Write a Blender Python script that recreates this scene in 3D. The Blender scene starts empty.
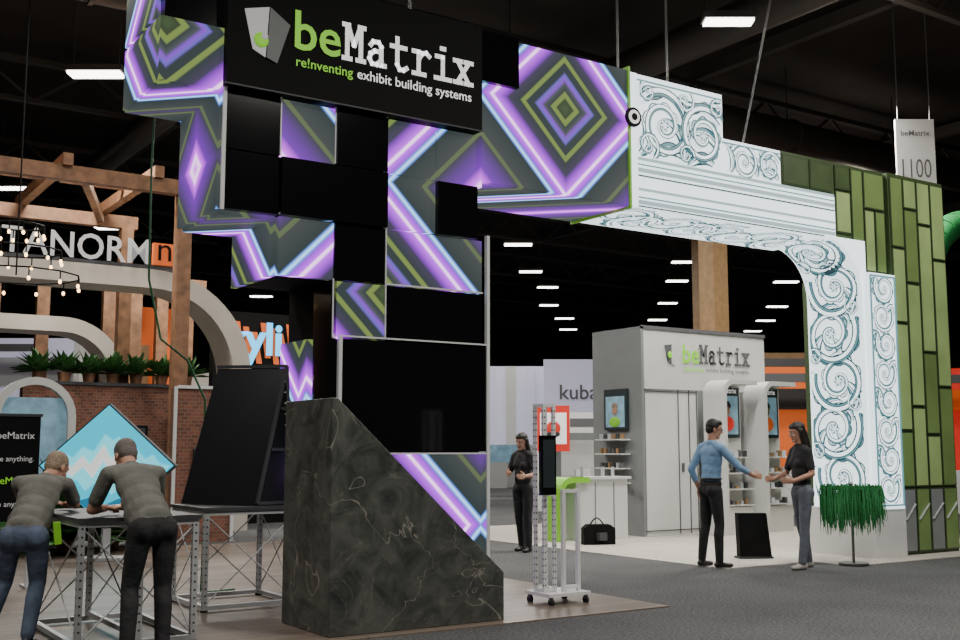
import bpy, bmesh, math, random
import numpy as np
from mathutils import Vector, Matrix
random.seed(7)
SC=bpy.context.scene
V=Vector
# ------------------------------------------------------------ materials
def nmat(name):
    m=bpy.data.materials.new(name); m.use_nodes=True
    nt=m.node_tree; return m,nt,nt.nodes["Principled BSDF"]
def pm(name,col,rough=.6,metal=0,emit=None,es=0,noise=0,scale=20,bump=0,dist=.02,spec=None):
    m,nt,b=nmat(name)
    b.inputs["Base Color"].default_value=(*col,1); b.inputs["Roughness"].default_value=rough
    b.inputs["Metallic"].default_value=metal
    if spec is not None: b.inputs["Specular IOR Level"].default_value=spec
    if emit: 
        b.inputs["Emission Color"].default_value=(*emit,1); b.inputs["Emission Strength"].default_value=es
    if noise or bump:
        tc=nt.nodes.new("ShaderNodeTexCoord"); n=nt.nodes.new("ShaderNodeTexNoise")
        n.inputs["Scale"].default_value=scale; n.inputs["Detail"].default_value=6
        nt.links.new(tc.outputs["Object"],n.inputs["Vector"])
        if noise:
            r=nt.nodes.new("ShaderNodeValToRGB")
            r.color_ramp.elements[0].color=(*[c*(1-noise) for c in col],1); r.color_ramp.elements[1].color=(*[min(1,c*(1+noise)) for c in col],1)
            r.color_ramp.elements[0].position=.3; r.color_ramp.elements[1].position=.7
            nt.links.new(n.outputs["Fac"],r.inputs[0]); nt.links.new(r.outputs[0],b.inputs["Base Color"])
        if bump:
            bp=nt.nodes.new("ShaderNodeBump"); bp.inputs["Strength"].default_value=bump; bp.inputs["Distance"].default_value=dist
            nt.links.new(n.outputs["Fac"],bp.inputs["Height"]); nt.links.new(bp.outputs[0],b.inputs["Normal"])
    return m
def led_mat():
    m,nt,b=nmat("led_diamond_pattern"); N=nt.nodes; L=nt.links
    tc=N.new("ShaderNodeTexCoord"); sp=N.new("ShaderNodeSeparateXYZ"); L.new(tc.outputs["Object"],sp.inputs[0])
    def mth(op,a,bv):
        n=N.new("ShaderNodeMath"); n.operation=op
        for i,q in enumerate((a,bv)):
            if isinstance(q,(int,float)): n.inputs[i].default_value=q
            else: L.new(q,n.inputs[i])
        return n.outputs[0]
    P=1.18
    a=mth('PINGPONG',mth('SUBTRACT',mth('ADD',sp.outputs[0],sp.outputs[1]),17.5-11.8*2),P)
    c=mth('PINGPONG',mth('SUBTRACT',sp.outputs[2],5.42-11.8),P)
    d=mth('DIVIDE',mth('ADD',a,c),2*P)
    r=N.new("ShaderNodeValToRGB"); cr=r.color_ramp
    ba=(.017,.024,.025);ol=(.10,.14,.035);vi=(.13,.03,.36);pu=(.42,.03,.78);wh=(.95,.6,1);bl=(.06,.16,.5)
    st=[(0,(.03,.05,.02)),(.05,(.02,.03,.015)),(.06,ol),(.085,ol),(.095,ba),(.13,(.04,.045,.05)),(.15,vi),(.175,(.08,.06,.3)),(.19,ba),
        (.235,ba),(.24,ol),(.265,ol),(.275,ba),(.34,(.03,.025,.05)),(.37,(.16,.02,.36)),(.42,pu),(.432,wh),(.442,wh),(.452,pu),(.49,(.2,.02,.5)),(.5,bl),(.515,(.35,.65,1)),(.53,bl),(.54,ba),
        (.68,(.03,.035,.035)),(.685,(.06,.08,.04)),(.71,(.06,.08,.04)),(.715,(.03,.03,.04)),(.86,(.1,.02,.25)),(.92,(.55,.05,.85)),(.945,wh),(1,(.5,.04,.8))]
    while len(cr.elements)<len(st): cr.elements.new(.5)
    for e,(p,cc) in zip(cr.elements,st): e.position=p
    for e,(p,cc) in zip(cr.elements,st): e.color=(*cc,1)
    L.new(d,r.inputs[0])
    L.new(r.outputs[0],b.inputs["Emission Color"]); b.inputs["Emission Strength"].default_value=2.3
    b.inputs["Base Color"].default_value=(.005,.005,.005,1); b.inputs["Roughness"].default_value=.6; b.inputs["Specular IOR Level"].default_value=.2
    return m
def marble_mat():
    m,nt,b=nmat("dark_marble"); N=nt.nodes; L=nt.links
    tc=N.new("ShaderNodeTexCoord")
    n=N.new("ShaderNodeTexNoise"); n.inputs["Scale"].default_value=3.2; n.inputs["Detail"].default_value=10; n.inputs["Roughness"].default_value=.65; n.inputs["Distortion"].default_value=1.2
    L.new(tc.outputs["Object"],n.inputs["Vector"])
    r=N.new("ShaderNodeValToRGB"); r.color_ramp.elements[0].position=.33; r.color_ramp.elements[0].color=(.028,.032,.03,1)
    r.color_ramp.elements[1].position=.72; r.color_ramp.elements[1].color=(.125,.13,.115,1); L.new(n.outputs["Fac"],r.inputs[0])
    cur=r.outputs[0]
    for sc,dis,wd,col,st in ((.9,1.1,.0035,(.42,.38,.32,1),.6),(2.2,.9,.004,(.28,.26,.22,1),.3)):
        v=N.new("ShaderNodeTexNoise"); v.inputs["Scale"].default_value=sc; v.inputs["Detail"].default_value=4; v.inputs["Distortion"].default_value=dis; L.new(tc.outputs["Object"],v.inputs["Vector"])
        s=N.new("ShaderNodeMath"); s.operation='SUBTRACT'; s.inputs[1].default_value=.5; L.new(v.outputs["Fac"],s.inputs[0])
        a=N.new("ShaderNodeMath"); a.operation='ABSOLUTE'; L.new(s.outputs[0],a.inputs[0])
        r2=N.new("ShaderNodeValToRGB"); r2.color_ramp.elements[0].position=0; r2.color_ramp.elements[0].color=(st,st,st,1); r2.color_ramp.elements[1].position=wd; r2.color_ramp.elements[1].color=(0,0,0,1)
        L.new(a.outputs[0],r2.inputs[0])
        m2=N.new("ShaderNodeMixRGB"); L.new(r2.outputs[0],m2.inputs[0]); L.new(cur,m2.inputs[1]); m2.inputs[2].default_value=col; cur=m2.outputs[0]
    L.new(cur,b.inputs["Base Color"]); b.inputs["Roughness"].default_value=.4
    return m
def brick_mat():
    m,nt,b=nmat("brick"); N=nt.nodes; L=nt.links
    tc=N.new("ShaderNodeTexCoord"); s=N.new("ShaderNodeSeparateXYZ"); c=N.new("ShaderNodeCombineXYZ"); ad=N.new("ShaderNodeMath")
    L.new(tc.outputs["Object"],s.inputs[0]); L.new(s.outputs[0],ad.inputs[0]); L.new(s.outputs[1],ad.inputs[1]); L.new(ad.outputs[0],c.inputs[0]); L.new(s.outputs[2],c.inputs[1])
    br=N.new("ShaderNodeTexBrick"); br.inputs["Scale"].default_value=4.2; br.inputs["Color1"].default_value=(.24,.085,.05,1); br.inputs["Color2"].default_value=(.12,.045,.03,1); br.inputs["Mortar"].default_value=(.18,.14,.11,1)
    br.inputs["Mortar Size"].default_value=.025
    L.new(c.outputs[0],br.inputs["Vector"]); L.new(br.outputs[0],b.inputs["Base Color"]); b.inputs["Roughness"].default_value=.85
    return m
def plank_mat():
    m,nt,b=nmat("vinyl_plank_floor"); N=nt.nodes; L=nt.links
    tc=N.new("ShaderNodeTexCoord"); br=N.new("ShaderNodeTexBrick"); br.inputs["Scale"].default_value=1.0
    br.inputs["Brick Width"].default_value=1.4; br.inputs["Row Height"].default_value=.2; br.inputs["Mortar Size"].default_value=.006
    br.inputs["Color1"].default_value=(.2,.155,.125,1); br.inputs["Color2"].default_value=(.12,.092,.075,1); br.inputs["Mortar"].default_value=(.04,.035,.03,1)
    L.new(tc.outputs["Object"],br.inputs["Vector"]); L.new(br.outputs[0],b.inputs["Base Color"]); b.inputs["Roughness"].default_value=.4
    return m
def carpet_mat(name,c1,c2,sc=55):
    m,nt,b=nmat(name); N=nt.nodes; L=nt.links
    tc=N.new("ShaderNodeTexCoord"); n=N.new("ShaderNodeTexNoise"); n.inputs["Scale"].default_value=sc; n.inputs["Detail"].default_value=3
    n2=N.new("ShaderNodeTexNoise"); n2.inputs["Scale"].default_value=.8
    L.new(tc.outputs["Object"],n.inputs["Vector"]); L.new(tc.outputs["Object"],n2.inputs["Vector"])
    ad=N.new("ShaderNodeMath"); ad.operation='MULTIPLY_ADD'; ad.inputs[1].default_value=.25; L.new(n2.outputs["Fac"],ad.inputs[0]); L.new(n.outputs["Fac"],ad.inputs[2])
    r=N.new("ShaderNodeValToRGB"); r.color_ramp.elements[0].position=.5; r.color_ramp.elements[1].position=.75
    r.color_ramp.elements[0].color=(*c1,1); r.color_ramp.elements[1].color=(*c2,1); L.new(ad.outputs[0],r.inputs[0]); L.new(r.outputs[0],b.inputs["Base Color"]); b.inputs["Roughness"].default_value=.95
    return m
M={}
M['led']=led_mat(); M['marble']=marble_mat(); M['brick']=brick_mat(); M['plank']=plank_mat()
M['carpet']=carpet_mat("grey_carpet",(.03,.031,.033),(.1,.102,.105),38); M['lcarpet']=carpet_mat("light_carpet",(.38,.35,.31),(.5,.47,.42),30)
M['alu']=pm("brushed_aluminium",(.5,.52,.53),.45,metal=.3)
M['black']=pm("gloss_black_panel",(.005,.005,.006),.1)
M['mblack']=pm("matte_black",(.004,.004,.0045),.7,spec=.15)
M['sblack']=pm("satin_black",(.009,.01,.013),.3)
M['dgrey']=pm("dark_grey",(.04,.043,.047),.55,noise=.1)
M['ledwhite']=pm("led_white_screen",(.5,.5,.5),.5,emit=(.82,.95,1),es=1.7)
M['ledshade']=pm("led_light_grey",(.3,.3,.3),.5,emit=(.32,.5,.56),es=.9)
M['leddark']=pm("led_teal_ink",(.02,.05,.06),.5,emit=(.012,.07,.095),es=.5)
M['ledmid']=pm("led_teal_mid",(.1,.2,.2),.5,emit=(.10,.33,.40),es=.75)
M['wline']=pm("white_edge_profile",(.6,.6,.6),.4,emit=(.8,.8,.8),es=.06)
M['white']=pm("white_laminate",(.66,.67,.66),.5,noise=.03,scale=2)
M['hdr']=pm("white_header_fabric",(.6,.61,.6),.6,noise=.03,scale=3)
M['greyw']=pm("grey_fabric_wall",(.2,.215,.22),.7,noise=.06,scale=3)
M['lime']=pm("lime_green",(.2,.5,.03),.5,emit=(.2,.5,.03),es=.2)
M['limetx']=pm("lime_print",(.22,.6,.02),.5,emit=(.22,.6,.02),es=.5)
M['whitetx']=pm("white_print",(.8,.8,.8),.5,emit=(.85,.85,.85),es=.7)
M['greytx']=pm("grey_print",(.1,.1,.11),.6)
M['logogrey']=pm("logo_grey",(.4,.4,.4),.5,emit=(.5,.5,.5),es=.4)
M['gframe']=pm("green_frame",(.045,.075,.025),.5,noise=.15,scale=4)
M['gframe2']=pm("green_metal_profile",(.05,.075,.035),.4,metal=.2)
M['gpanel']=pm("frosted_green_panel",(.22,.30,.12),.45,emit=(.22,.33,.11),es=.22,noise=.25,scale=1.5)  # faint emission added to make the frosted panels paler
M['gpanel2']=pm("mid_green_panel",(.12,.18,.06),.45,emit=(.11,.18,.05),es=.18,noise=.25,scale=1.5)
M['grass']=pm("green_fringe",(.015,.2,.05),.7,noise=.6,scale=60)
M['wood']=pm("timber",(.24,.12,.06),.6,noise=.35,scale=6)
M['wood2']=pm("pale_timber",(.28,.17,.08),.6,noise=.2,scale=6)
M['beige']=pm("beige_arch",(.5,.46,.4),.6,emit=(.5,.44,.36),es=.06,noise=.06,scale=3)
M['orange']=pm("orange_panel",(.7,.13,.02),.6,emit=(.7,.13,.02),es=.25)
M['blueneon']=pm("blue_neon",(.05,.5,.8),.5,emit=(.05,.5,1),es=1.6)
M['blue']=pm("screen_sky",(.02,.4,.6),.4,emit=(.01,.50,.68),es=1.1)
M['cyan']=pm("screen_light_cyan",(.2,.7,.8),.4,emit=(.12,.72,.85),es=1)
M['navy']=pm("screen_navy",(.01,.15,.25),.4,emit=(.01,.16,.3),es=1)
M['ceil']=pm("ceiling_black",(.018,.015,.012),.9,noise=.4,scale=.7)
M['steel']=pm("dark_roof_steel",(.045,.04,.036),.7)
M['duct']=pm("duct_metal",(.05,.047,.043),.5,metal=.4)
M['lamp']=pm("lamp_diffuser",(1,1,1),.5,emit=(1,.96,.88),es=9)
M['bulb']=pm("warm_bulb",(1,.7,.4),.5,emit=(1,.6,.25),es=8)
M['hall']=pm("hall_wall",(.03,.028,.03),.9,noise=.3,scale=.3)
M['lilac']=pm("backlit_lilac_fabric",(.5,.5,.6),.7,emit=(.48,.48,.66),es=.4)
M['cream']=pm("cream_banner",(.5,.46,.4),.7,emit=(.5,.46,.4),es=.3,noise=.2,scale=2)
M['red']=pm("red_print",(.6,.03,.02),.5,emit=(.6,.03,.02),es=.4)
M['photo1']=pm("poster_sky",(.2,.35,.45),.5,emit=(.2,.35,.45),es=.3,noise=.4,scale=5)
M['posterdk']=pm("poster_dark",(.02,.03,.035),.4)
M['leaf']=pm("foliage",(.04,.13,.03),.7,noise=.5,scale=30)
M['chain']=pm("chain_steel",(.2,.2,.2),.4,metal=.8)
M['gcable']=pm("green_cable",(.01,.1,.03),.5)
M['rubber']=pm("rubber",(.01,.01,.01),.7)
M['skin']=pm("skin",(.46,.25,.17),.5,noise=.06,scale=30)
M['lips']=pm("lips",(.35,.12,.1),.5)
M['eyew']=pm("eye_white",(.6,.58,.55),.3); M['iris']=pm("iris",(.02,.015,.01),.2)
M['hairdk']=pm("dark_hair",(.012,.008,.006),.5,noise=.4,scale=60,bump=.5,dist=.01)
M['hairgr']=pm("grey_blond_hair",(.26,.19,.13),.7,noise=.5,scale=90,bump=.6,dist=.01)
M['hairgy']=pm("grey_hair",(.12,.1,.09),.7,noise=.5,scale=90,bump=.6,dist=.01)
M['shirtb']=pm("blue_shirt",(.2,.35,.55),.8,noise=.08,scale=9,bump=.8,dist=.03)
M['shirtg']=pm("grey_polo",(.12,.12,.105),.85,noise=.12,scale=8,bump=.8,dist=.03)
M['shirtk']=pm("black_shirt",(.015,.015,.017),.8,noise=.3,scale=9,bump=.8,dist=.03)
M['trk']=pm("black_trousers",(.01,.01,.012),.8,noise=.3,scale=8,bump=.8,dist=.03)
M['trg']=pm("grey_trousers",(.1,.115,.14),.8,noise=.15,scale=8,bump=.8,dist=.03)
M['jean']=pm("blue_jeans",(.07,.095,.15),.85,noise=.25,scale=9,bump=.8,dist=.03)
M['shoek']=pm("black_shoe",(.012,.01,.01),.4); M['shoew']=pm("light_shoe",(.35,.33,.3),.6)
# ------------------------------------------------------------ mesh builder
STR={'M':[[(.03,0),(.35,0)],[(.19,0),(.19,1)],[(.03,1),(.26,1)],[(.22,1),(.5,.42),(.78,1)],[(.74,1),(.97,1)],[(.81,1),(.81,0)],[(.65,0),(.97,0)]],
'a':[[(.2,.56),(.33,.68),(.58,.68),(.7,.56),(.7,.0),(.88,0)],[(.7,.4),(.4,.4),(.2,.3),(.15,.15),(.27,.0),(.5,0),(.7,.15)]],
't':[[(.4,.95),(.4,.14),(.52,0),(.7,0),(.86,.08)],[(.12,.68),(.8,.68)]],
'r':[[(.12,.68),(.38,.68),(.38,0)],[(.12,0),(.68,0)],[(.38,.45),(.55,.65),(.75,.69),(.9,.6)]],
'i':[[(.2,.68),(.52,.68),(.52,0)],[(.15,0),(.9,0)],[(.45,.95),(.6,.95)]],
'x':[[(.2,.68),(.8,0)],[(.8,.68),(.2,0)],[(.05,.68),(.4,.68)],[(.6,.68),(.95,.68)],[(.05,0),(.4,0)],[(.6,0),(.95,0)]]}
class MB:
    def __init__(s): s.v=[];s.f=[];s.m=[];s.mats=[];s.sm=[]
    def mi(s,mat):
        if mat not in s.mats: s.mats.append(mat)
        return s.mats.index(mat)
    def add(s,vs,fs,mat,smooth=False):
        o=len(s.v); s.v+= [tuple(x) for x in vs]; k=s.mi(mat)
        for f in fs: s.f.append([i+o for i in f]); s.m.append(k); s.sm.append(smooth)
    def box(s,x0,x1,y0,y1,z0,z1,mat):
        vs=[(x,y,z) for x in(x0,x1) for y in(y0,y1) for z in(z0,z1)]
        s.add(vs,[(0,1,3,2),(4,6,7,5),(0,4,5,1),(2,3,7,6),(0,2,6,4),(1,5,7,3)],mat)
    def obox(s,c,ax,ay,az,mat):
        c=V(c);ax=V(ax);ay=V(ay);az=V(az)
        vs=[c+ax*i+ay*j+az*k for i in(-1,1) for j in(-1,1) for k in(-1,1)]
        s.add(vs,[(0,1,3,2),(4,6,7,5),(0,4,5,1),(2,3,7,6),(0,2,6,4),(1,5,7,3)],mat)
    def beam(s,p,q,w,h,mat,up=(0,0,1)):
        p=V(p);q=V(q);d=(q-p);l=d.length;d.normalize();u=V(up)
        if abs(d.dot(u))>.98:u=V((0,1,0))
        a=d.cross(u).normalized();b=a.cross(d)
        s.obox((p+q)/2,d*l/2,a*w/2,b*h/2,mat)
    def cyl(s,p,q,r,mat,n=12,r2=None,smooth=True):
        p=V(p);q=V(q);r2=r if r2 is None else r2;d=(q-p).normalized();u=V((0,0,1)) if abs(d.z)<.9 else V((1,0,0))
        a=d.cross(u).normalized();b=d.cross(a);vs=[]
        for c,rr in((p,r),(q,r2)):
            for i in range(n):
                t=2*math.pi*i/n;vs.append(c+(a*math.cos(t)+b*math.sin(t))*rr)
        s.add(vs,[(i,(i+1)%n,n+(i+1)%n,n+i) for i in range(n)],mat,smooth)
        s.add(vs,[tuple(range(n-1,-1,-1)),tuple(range(n,2*n))],mat)
    def tube(s,pts,r,mat,n=8):
        for a,b in zip(pts,pts[1:]): s.cyl(a,b,r,mat,n)
    def ell(s,c,rad,mat,basis=None,n=12,k=8):
        c=V(c);B=basis or (V((1,0,0)),V((0,1,0)),V((0,0,1)));vs=[];fs=[]
        for j in range(k+1):
            ph=math.pi*j/k
            for i in range(n):
                t=2*math.pi*i/n
                vs.append(c+B[0]*rad[0]*math.sin(ph)*math.cos(t)+B[1]*rad[1]*math.sin(ph)*math.sin(t)+B[2]*rad[2]*math.cos(ph))
        for j in range(k):
            for i in range(n): fs.append((j*n+i,(j+1)*n+i,(j+1)*n+(i+1)%n,j*n+(i+1)%n))
        s.add(vs,fs,mat,True)
    def ext(s,pts,off,mat):
        n=len(pts);off=V(off);vs=[V(p) for p in pts]+[V(p)+off for p in pts]
        s.add(vs,[tuple(range(n)),tuple(range(2*n-1,n-1,-1))]+[(i,n+i,n+(i+1)%n,(i+1)%n) for i in range(n)],mat)
    def text(s,body,org,ux,uy,width,mat,height=None,depth=.01,align='L',bold=0):
        cu=bpy.data.curves.new("t",'FONT');cu.body=body;cu.offset=bold;cu.resolution_u=3
        ob=bpy.data.objects.new("t",cu);SC.collection.objects.link(ob)
        dg=bpy.context.evaluated_depsgraph_get();dg.update()
        me=bpy.data.meshes.new_from_object(ob.evaluated_get(dg))
        xs=[v.co.x for v in me.vertices];ys=[v.co.y for v in me.vertices]
        x0=min(xs);w=max(xs)-x0
        k=width/w; ky=k if height is None else height/(max(ys)-min(min(ys),0))
        ux=V(ux).normalized();uy=V(uy).normalized();nn=ux.cross(uy);org=V(org)
        if align=='R': org=org-ux*width
        if align=='C': org=org-ux*width/2
        s.add([org+ux*((v.co.x-x0)*k)+uy*(v.co.y*ky)+nn*depth for v in me.vertices],[tuple(p.vertices) for p in me.polygons],mat)
        bpy.data.objects.remove(ob);bpy.data.curves.remove(cu);bpy.data.meshes.remove(me)
    def slab(s,body,org,ux,width,h,mat,th):
        org=V(org);ux=V(ux).normalized();cw=width/len(body);y=V((0,0,1));nn=ux.cross(y)*.003
        for k,ch in enumerate(body):
            for si,pl in enumerate(STR[ch]):
                P=[org+ux*(cw*(k+.03+.94*a))+y*(h*b_) +nn*(1+.15*si) for a,b_ in pl]
                for p,q in zip(P,P[1:]):
                    d=(q-p).normalized();n_=nn.normalized().cross(d)*th/2;e=d*th*.42
                    s.add([p-e+n_,p-e-n_,q+e-n_,q+e+n_],[(0,1,2,3)],mat)
    def obj(s,name,loc=None):
        me=bpy.data.meshes.new(name)
        off=V(loc) if loc else V((0,0,0))
        me.from_pydata([tuple(V(v)-off) for v in s.v],[],s.f)
        for m in s.mats: me.materials.append(m)
        me.polygons.foreach_set("material_index",s.m);me.polygons.foreach_set("use_smooth",s.sm);me.update()
        ob=bpy.data.objects.new(name,me);ob.location=off;SC.collection.objects.link(ob);return ob
# ------------------------------------------------------------ room
FX,FY=62,62
b=MB();b.box(-12,FX,-10,FY,-.1,0,M['carpet']);b.obj("floor")
b=MB();b.box(-12,FX,-10,FY,10.5,10.6,M['ceil']);b.obj("ceiling")
for n,a in (("wall_north",(-12,FX,FY,FY+.2)),("wall_south",(-12,FX,-10.2,-10)),("wall_east",(FX,FX+.2,-10,FY)),("wall_west",(-12.2,-12,-10,FY))):
    b=MB();b.box(*a,0,10.5,M['hall']);b.obj(n)
b=MB();b.box(-1.0,7.41,7.9,17,0,.012,M['plank']);b.obj("floor_vinyl_planks")
b=MB();b.ext([(10.3,9.95,.001),(17,9.95,.001),(17,18,.001),(10.3,18,.001)],(0,0,.011),M['lcarpet'])
b.ext([(11.9,9.3,.001),(17,9.3,.001),(17,9.95,.001),(11.9,9.95,.001)],(0,0,.011),M['lcarpet']);b.obj("floor_light_carpet")
b=MB()
for i in range(9):
    y=4+i*7
    b.beam((-12,y,10.0),(FX,y,10.0),.18,.12,M['steel']); b.beam((-12,y,9.1),(FX,y,9.1),.14,.1,M['steel'])
    x=-12
    while x<40:
        b.beam((x,y,9.1),(x+1.2,y,10),.06,.06,M['steel']);b.beam((x+1.2,y,10),(x+2.4,y,9.1),.06,.06,M['steel']);x+=2.4
for x in (0,9,18,27,36,45): b.beam((x,-10,10.2),(x,FY,10.2),.2,.3,M['steel'])
b.obj("roof_truss")
b=MB()
b.cyl((-5,17,8.8),(40,17,8.8),.4,M['duct'],20);b.cyl((14.5,-8,9.2),(14.5,55,9.2),.35,M['duct'],20)
for x in range(-4,40,4): b.cyl((x,17,8.8),(x+.08,17,8.8),.44,M['duct'],20); b.cyl((x,17,8.8),(x,17,10.5),.015,M['duct'],6)
b.cyl((7,30,8.6),(7.01,12,8.6),.3,M['duct'],20)
b.obj("air_duct")
def fixture(x,y,z=8.0,s=1.0):
    b=MB();d=V((.83,-.55,0));e=V((.55,.83,0));c=V((x,y,z))
    b.obox(c+V((0,0,.07)),d*.5*s,e*.2*s,V((0,0,.05)),M['steel'])
    b.obox(c,d*.46*s,e*.16*s,V((0,0,.022)),M['lamp'])
    for k in(-.4,.4): b.cyl(c+d*k*s+V((0,0,.1)),c+d*k*s+V((0,0,10.5-z)),.01,M['steel'],6)
    b.obj("ceiling_light")
FL=[(4.7,19.2,1),(12.15,11.4,.8),(5.2,29,.8),(8.7,32.6,1.2),(20.2,28.2,.95),(23.7,32.3,.9),(26.6,35.1,.9),(30,39.5,.9),(33.7,43.1,1),(37,47,1),(26.9,27.7,.8),(29.8,31,.9),(33.5,28.8,1),(39,34.1,1),(42.8,38.2,1),(46,42,1),(34,36,.9),(38,41,1),(42,46,1),(30,46,.9),(26,50,1),(22,40,.9),(27,42,.9),(37,30,1),(18,44,1),(22,50,1)]
for x,y,s_ in FL: fixture(x,y,8.0,s_)
def area(x,y,z,sx,sy,pw,col=(1,.95,.87)):
    l=bpy.data.lights.new("area",'AREA');l.shape='RECTANGLE';l.size=sx;l.size_y=sy;l.energy=pw;l.color=col
    o=bpy.data.objects.new("fixture_and_fill_light",l);o.location=(x,y,z);SC.collection.objects.link(o)
for x,y,pw in [(0,4,420),(7,3,520),(13,6,480),(3,14,260),(12.15,11.4,560),(17,13,600),(4.7,19.2,650),(20.2,28.2,500),(-3,10,260),(8,23,450),(13.5,20,500),(30,32,900)]:
    area(x,y,7.9,1.6,1.0,pw)  # some match modelled fixtures; others are added fill for foreground and booth
for x,y in((6,16),(15,10),(14,24),(24,18)):
    l=bpy.data.lights.new("roof_fill",'POINT');l.energy=90;l.shadow_soft_size=.3;l.color=(1,.85,.68);o=bpy.data.objects.new("roof_fill_light",l);o.location=(x,y,8.0);SC.collection.objects.link(o)  # added fill points to brighten the roof steel; no fixtures hang here
w=bpy.data.worlds.new("w");SC.world=w;w.use_nodes=True
w.node_tree.nodes["Background"].inputs[0].default_value=(.5,.5,.55,1);w.node_tree.nodes["Background"].inputs[1].default_value=.1
# ------------------------------------------------------------ LED tower
m=.592
gx=lambda i:3.58+m*i
gz=lambda k:6.08-.585*k
Y0=9.8;YB=10.93
tw=MB()
def tile(i0,i1,k0,k1,mat,fwd=0.0,y0=Y0,x0=None,x1=None,z0=None,z1=None,depth=.09,gap=.006):
    X0=gx(i0) if x0 is None else x0;X1=gx(i1) if x1 is None else x1
    Z1=gz(k0) if z1 is None else z1;Z0=gz(k1) if z0 is None else z0
    tw.box(X0+gap,X1-gap,y0-fwd,y0-fwd+depth,Z0+gap,Z1-gap,mat)
tw.box(gx(0)+.02,gx(5)-.02,Y0+.09,YB,gz(4)+.02,gz(0)-.02,M['mblack'])
tw.box(gx(1)+.02,gx(5)-.02,Y0+.09,YB-.02,gz(5)+.02,gz(4)+.03,M['mblack'])
tw.box(gx(2)+.02,gx(5)-.02,Y0+.09,YB-.02,gz(6)+.02,gz(5)+.03,M['mblack'])
tw.box(gx(2)+.1,gx(5)+.02,Y0+.09,YB-.02,.03,gz(6)+.03,M['mblack'])
K,Ld=M['black'],M['led']
tile(0,1,2,3,K);tile(0,1,3,4,K)
tile(1,2,2,3,Ld);tile(2,3,2,3,K,.03);tile(3,4,2,3,Ld);tile(4,5,2,3,Ld)
tile(1,3,3,4,K,.04);tile(3,4,3,4,Ld);tile(4,5,3,4,K,.04,x1=gx(5)-.08)
tile(1,2,4,5,Ld);tile(2,3,4,5,K);tile(3,5,4,5,Ld)
tile(2,3,5,6,Ld);tile(3,5,5,6,K)
tile(2,5,6,8,K,x0=4.86,x1=6.6,z0=1.46,z1=2.6)
tile(2,5,8,10,Ld,x0=4.8,x1=6.62,z0=.12,z1=1.445)
g=.006
tw.box(3.54,3.6,Y0+g,YB-g,3.73,4.90,Ld)
tw.box(4.13,4.19,Y0+.1,YB-g,3.16,3.74,Ld)
tw.box(3.6,4.17,Y0+.1,YB,3.70,3.76,Ld)
tw.box(4.70,4.78,10.26,YB-g,1.98,2.6,Ld)
tw.box(4.74,4.80,Y0,10.2,1.5,3.16,K)
tw.box(2.99,3.58,Y0+.05,YB,4.9,5.46,M['mblack'])
tw.box(2.99,3.56,Y0-.03,Y0+.05,4.87,5.48,Ld);tw.box(2.95,2.99,Y0-.03,YB,4.87,5.48,Ld);tw.box(2.97,3.56,Y0,YB,4.85,4.89,Ld)
tw.box(3.0,3.56,Y0+.02,YB,5.5,6.06,K)
tw.box(2.95,3.0,Y0+.15,YB,5.52,6.1,Ld)
W=M['wline']
for x,z0,z1 in [(3.575,3.73,4.93),(6.59,.12,3.8),(4.83,1.0,2.6)]: tw.box(x,x+.035,Y0-.02,Y0+.03,z0,z1,W)
for x0,x1,z in [(4.83,6.6,2.605),(4.83,6.6,1.445),(5.35,6.54,3.165),(4.17,4.76,3.76)]: tw.box(x0,x1,Y0-.012,Y0+.02,z-.008,z+.008,W)
for x,z0,z1 in [(4.17,4.34,4.92),(4.76,4.34,4.92),(5.35,2.6,4.92),(4.76,2.58,3.17)]: tw.box(x-.006,x+.006,Y0-.012,Y0+.02,z0,z1,W)
tw.box(3.56,6.46,Y0-.12,Y0+.05,4.92,6.10,M['mblack'])
tw.box(3.55,6.47,Y0-.125,Y0-.115,4.915,4.93,M['dgrey'])
ys=Y0-.125
UX=(1,0,0);UZ=(0,0,1)
tw.text("be",(4.24,ys,5.40),UX,UZ,.50,M['limetx'],height=.40,bold=.012)
tw.slab("Matrix",(4.76,ys,5.41),UX,1.58,.35,M['whitetx'],.05)
tw.text("re!nventing",(4.26,ys,5.22),UX,UZ,.62,M['limetx'],bold=.008)
tw.text("exhibit building systems",(4.93,ys,5.22),UX,UZ,1.38,M['whitetx'],bold=.008)
tw.ext([(3.72,ys-.01,5.68),(3.97,ys-.01,5.75),(3.94,ys-.01,5.24),(3.81,ys-.01,5.30)],(0,.01,0),M['logogrey'])
tw.ext([(3.98,ys-.014,5.75),(4.19,ys-.014,5.61),(4.06,ys-.014,5.20),(3.95,ys-.014,5.24)],(0,.01,0),M['greyw'])
tw.ell((3.89,ys-.02,5.40),(.075,.012,.075),M['limetx']);tw.ell((3.92,ys-.03,5.44),(.035,.01,.035),M['logogrey'])
tw.box(6.46,7.0,Y0-.06,Y0+.02,5.52,6.1,K)
tw.box(6.46,8.66,Y0,Y0+.09,4.40,6.08,Ld)
tw.box(6.46,8.60,Y0+.09,YB-.06,4.46,6.04,M['mblack'])
tw.box(6.46,8.66,Y0+.02,YB-.02,4.39,4.45,Ld);tw.box(6.5,8.66,YB-.06,YB,4.40,6.08,Ld)
tw.box(8.655,8.685,Y0-.03,YB,4.36,6.12,M['lime'])
tw.obj("led_video_tower")
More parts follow.
